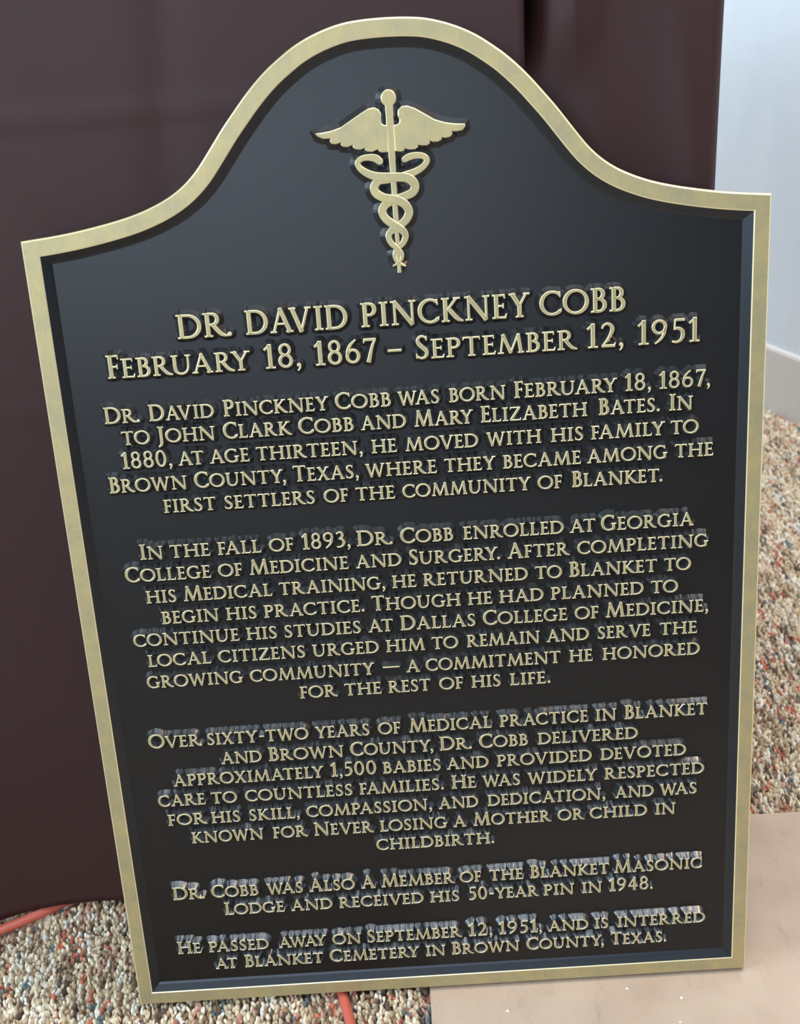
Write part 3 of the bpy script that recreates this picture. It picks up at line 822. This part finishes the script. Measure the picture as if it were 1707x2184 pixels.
def sheet(name, xs, zs, fn, extra=None):
    pts = []
    cols = len(xs) + (len(extra) if extra else 0)
    for z in zs:
        for x in xs: pts.append((x, fn(x, z), z + (0.0045 * math.exp(-((x + 0.33) / 0.045) ** 2) * (1 - z / 0.12) if z < 0.12 else 0)))
        if extra:
            bx, by = xs[-1], fn(xs[-1], z)
            for dx, dy in extra: pts.append((bx + dx, by + dy if dy < .1 else dy, z))
    f = []
    for j in range(len(zs) - 1):
        for i in range(cols - 1):
            a = j * cols + i
            f.append((a, a + 1, a + cols + 1, a + cols))
    mb_ = MB(); mb_.add(pts, f)
    me_ = mb_.mesh(name)
    return me_


zs = list(np.linspace(0.0075, 0.735, 110))
cloth = empty('tablecloth', (0, 0.12, 0.0075))
tag(cloth, 'dark brown satin tablecloth hanging to the floor behind the plaque', 'tablecloth')


def off(me, o):
    o.location = (-cloth.location[0], -cloth.location[1], -cloth.location[2])
    sm = o.modifiers.new('thickness', 'SOLIDIFY'); sm.thickness = 0.0008; sm.offset = 1
    return o


me = sheet('front_drop', list(np.linspace(-1.0, 0.0, 140)) + list(np.linspace(0.003, 0.0825, 30)), zs, cloth_y, [(0.0008, 0.0006), (0.0009, 0.004), (0.0006, 0.012), (-0.001, 0.030), (-0.003, 0.065)])
o = off(me, link('front_drop', me, [M_cloth], cloth, True))
xs2 = list(np.linspace(0.074, 0.125, 60)) + list(np.linspace(0.127, 0.198, 36))
corner = [(0.003, 0.0010), (0.0055, 0.0032), (0.0068, 0.0070), (0.0072, 0.012), (0.0072, 0.03), (0.0072, 0.2), (0.0072, 0.5), (0.0072, 0.85)]
me = sheet('corner_drop', xs2, zs, cloth_right, corner)
o = off(me, link('corner_drop', me, [M_cloth], cloth, True))
mb = MB()
mb.add([(-1.0, 0.150, 0.737), (0.203, 0.150, 0.737), (0.203, 0.85, 0.737), (-1.0, 0.85, 0.737)], [(0, 1, 2, 3)])
o = off(None, link('table_cover', mb.mesh('table_cover'), [M_cloth], cloth))

# ------------------------------------------------------------------ extension cord
M_cord, nt, b = mat('orange_vinyl_jacket')
b.inputs['Base Color'].default_value = srgb(206, 100, 80); b.inputs['Roughness'].default_value = 0.42
cpts = [(-0.70, -0.06, .0026), (-0.55, -0.01, .0026), (-0.45, 0.030, .0040), (-0.40, 0.062, .0055), (-0.362, 0.0835, .0062), (-0.338, 0.0965, .0056), (-0.29, 0.126, .0028),
        (-0.22, 0.140, .0022), (-0.15, 0.105, .0021), (-0.10, 0.055, .0021), (-0.079, 0.012, .0021), (-0.0735, -0.006, .0022), (-0.068, -0.028, .0026), (-0.060, -0.055, .0028),
        (-0.052, -0.085, .0028), (-0.054, -0.13, .0026), (-0.07, -0.22, .0021), (-0.11, -0.36, .0021), (-0.20, -0.55, .0021), (-0.38, -0.80, .0021)]
PP = [cpts[0]] + cpts + [cpts[-1]]
path = []
for i in range(1, len(PP) - 2):
    for j in range(6):
        t = j / 6
        path.append(tuple(0.5 * (2 * PP[i][c] + (PP[i + 1][c] - PP[i - 1][c]) * t + (2 * PP[i - 1][c] - 5 * PP[i][c] + 4 * PP[i + 1][c] - PP[i + 2][c]) * t * t
                                 + (3 * PP[i][c] - PP[i - 1][c] - 3 * PP[i + 1][c] + PP[i + 2][c]) * t ** 3) for c in range(3)))
path.append(cpts[-1])
mb = MB(); vs = []; fs = []
K = 12; RAD = 0.0040
for i, p in enumerate(path):
    a = Vector(path[max(0, i - 1)]); c = Vector(path[min(len(path) - 1, i + 1)])
    t = (c - a).normalized(); s = t.cross(Vector((0, 0, 1))).normalized(); u = s.cross(t)
    for k in range(K):
        g = 2 * math.pi * k / K
        q = Vector(p) + s * math.cos(g) * RAD + u * math.sin(g) * RAD
        vs.append(tuple(q))
for i in range(len(path) - 1):
    for k in range(K):
        l = (k + 1) % K
        fs.append((i * K + k, i * K + l, (i + 1) * K + l, (i + 1) * K + k))
fs.append(tuple(range(K))); fs.append(tuple(range((len(path) - 1) * K, len(path) * K))[::-1])
mb.add(vs, fs)
cord = link('extension_cord', mb.mesh('extension_cord'), [M_cord], None, True)
tag(cord, 'orange extension cord on the carpet, running under the tablecloth and plaque', 'cord')

# ------------------------------------------------------------------ white crumbs
M_crumb, nt, b = mat('white_chip'); b.inputs['Base Color'].default_value = srgb(244, 242, 238); b.inputs['Roughness'].default_value = 0.6
rnd = random.Random(3)
CRUMBS = [(0.240, 0.056, .0020, 'white chip on the tan board right of the plaque, beyond the lower corner'),
          (0.138, -0.009, .0013, 'tiny white chip on the tan board just below the plaque, left of its mate'),
          (0.176, -0.020, .0013, 'tiny white chip on the tan board below the plaque\'s lower right corner'),
          (0.047, -0.022, .0014, 'small white chip on the tan board near its left edge below the plaque'),
          (0.170, -0.040, .0010, 'tiny white chip on the tan board lowest in the picture')]
for x, y, s, lab in CRUMBS:
    ph = rnd.random() * 3
    vs = []
    for z, rr in ((0, .8), (.5, 1.0), (1.0, .55)):
        for k in range(6):
            a = ph + k * math.pi / 3
            q = rr * (1 + .25 * math.sin(3 * a + ph * 2))
            vs.append((s * q * math.cos(a), s * q * .8 * math.sin(a), z * s * .8))
    fs = [tuple(range(12, 18)), tuple(range(5, -1, -1))]
    for r0 in (0, 6):
        for k in range(6): fs.append((r0 + k, r0 + (k + 1) % 6, r0 + 6 + (k + 1) % 6, r0 + 6 + k))
    mb = MB(); mb.add(vs, fs)
    o = link('white_chip', mb.mesh('white_chip'), [M_crumb]); o.location = (x, y, zt)
    tag(o, lab, 'chip', 'white chips on the tan board')
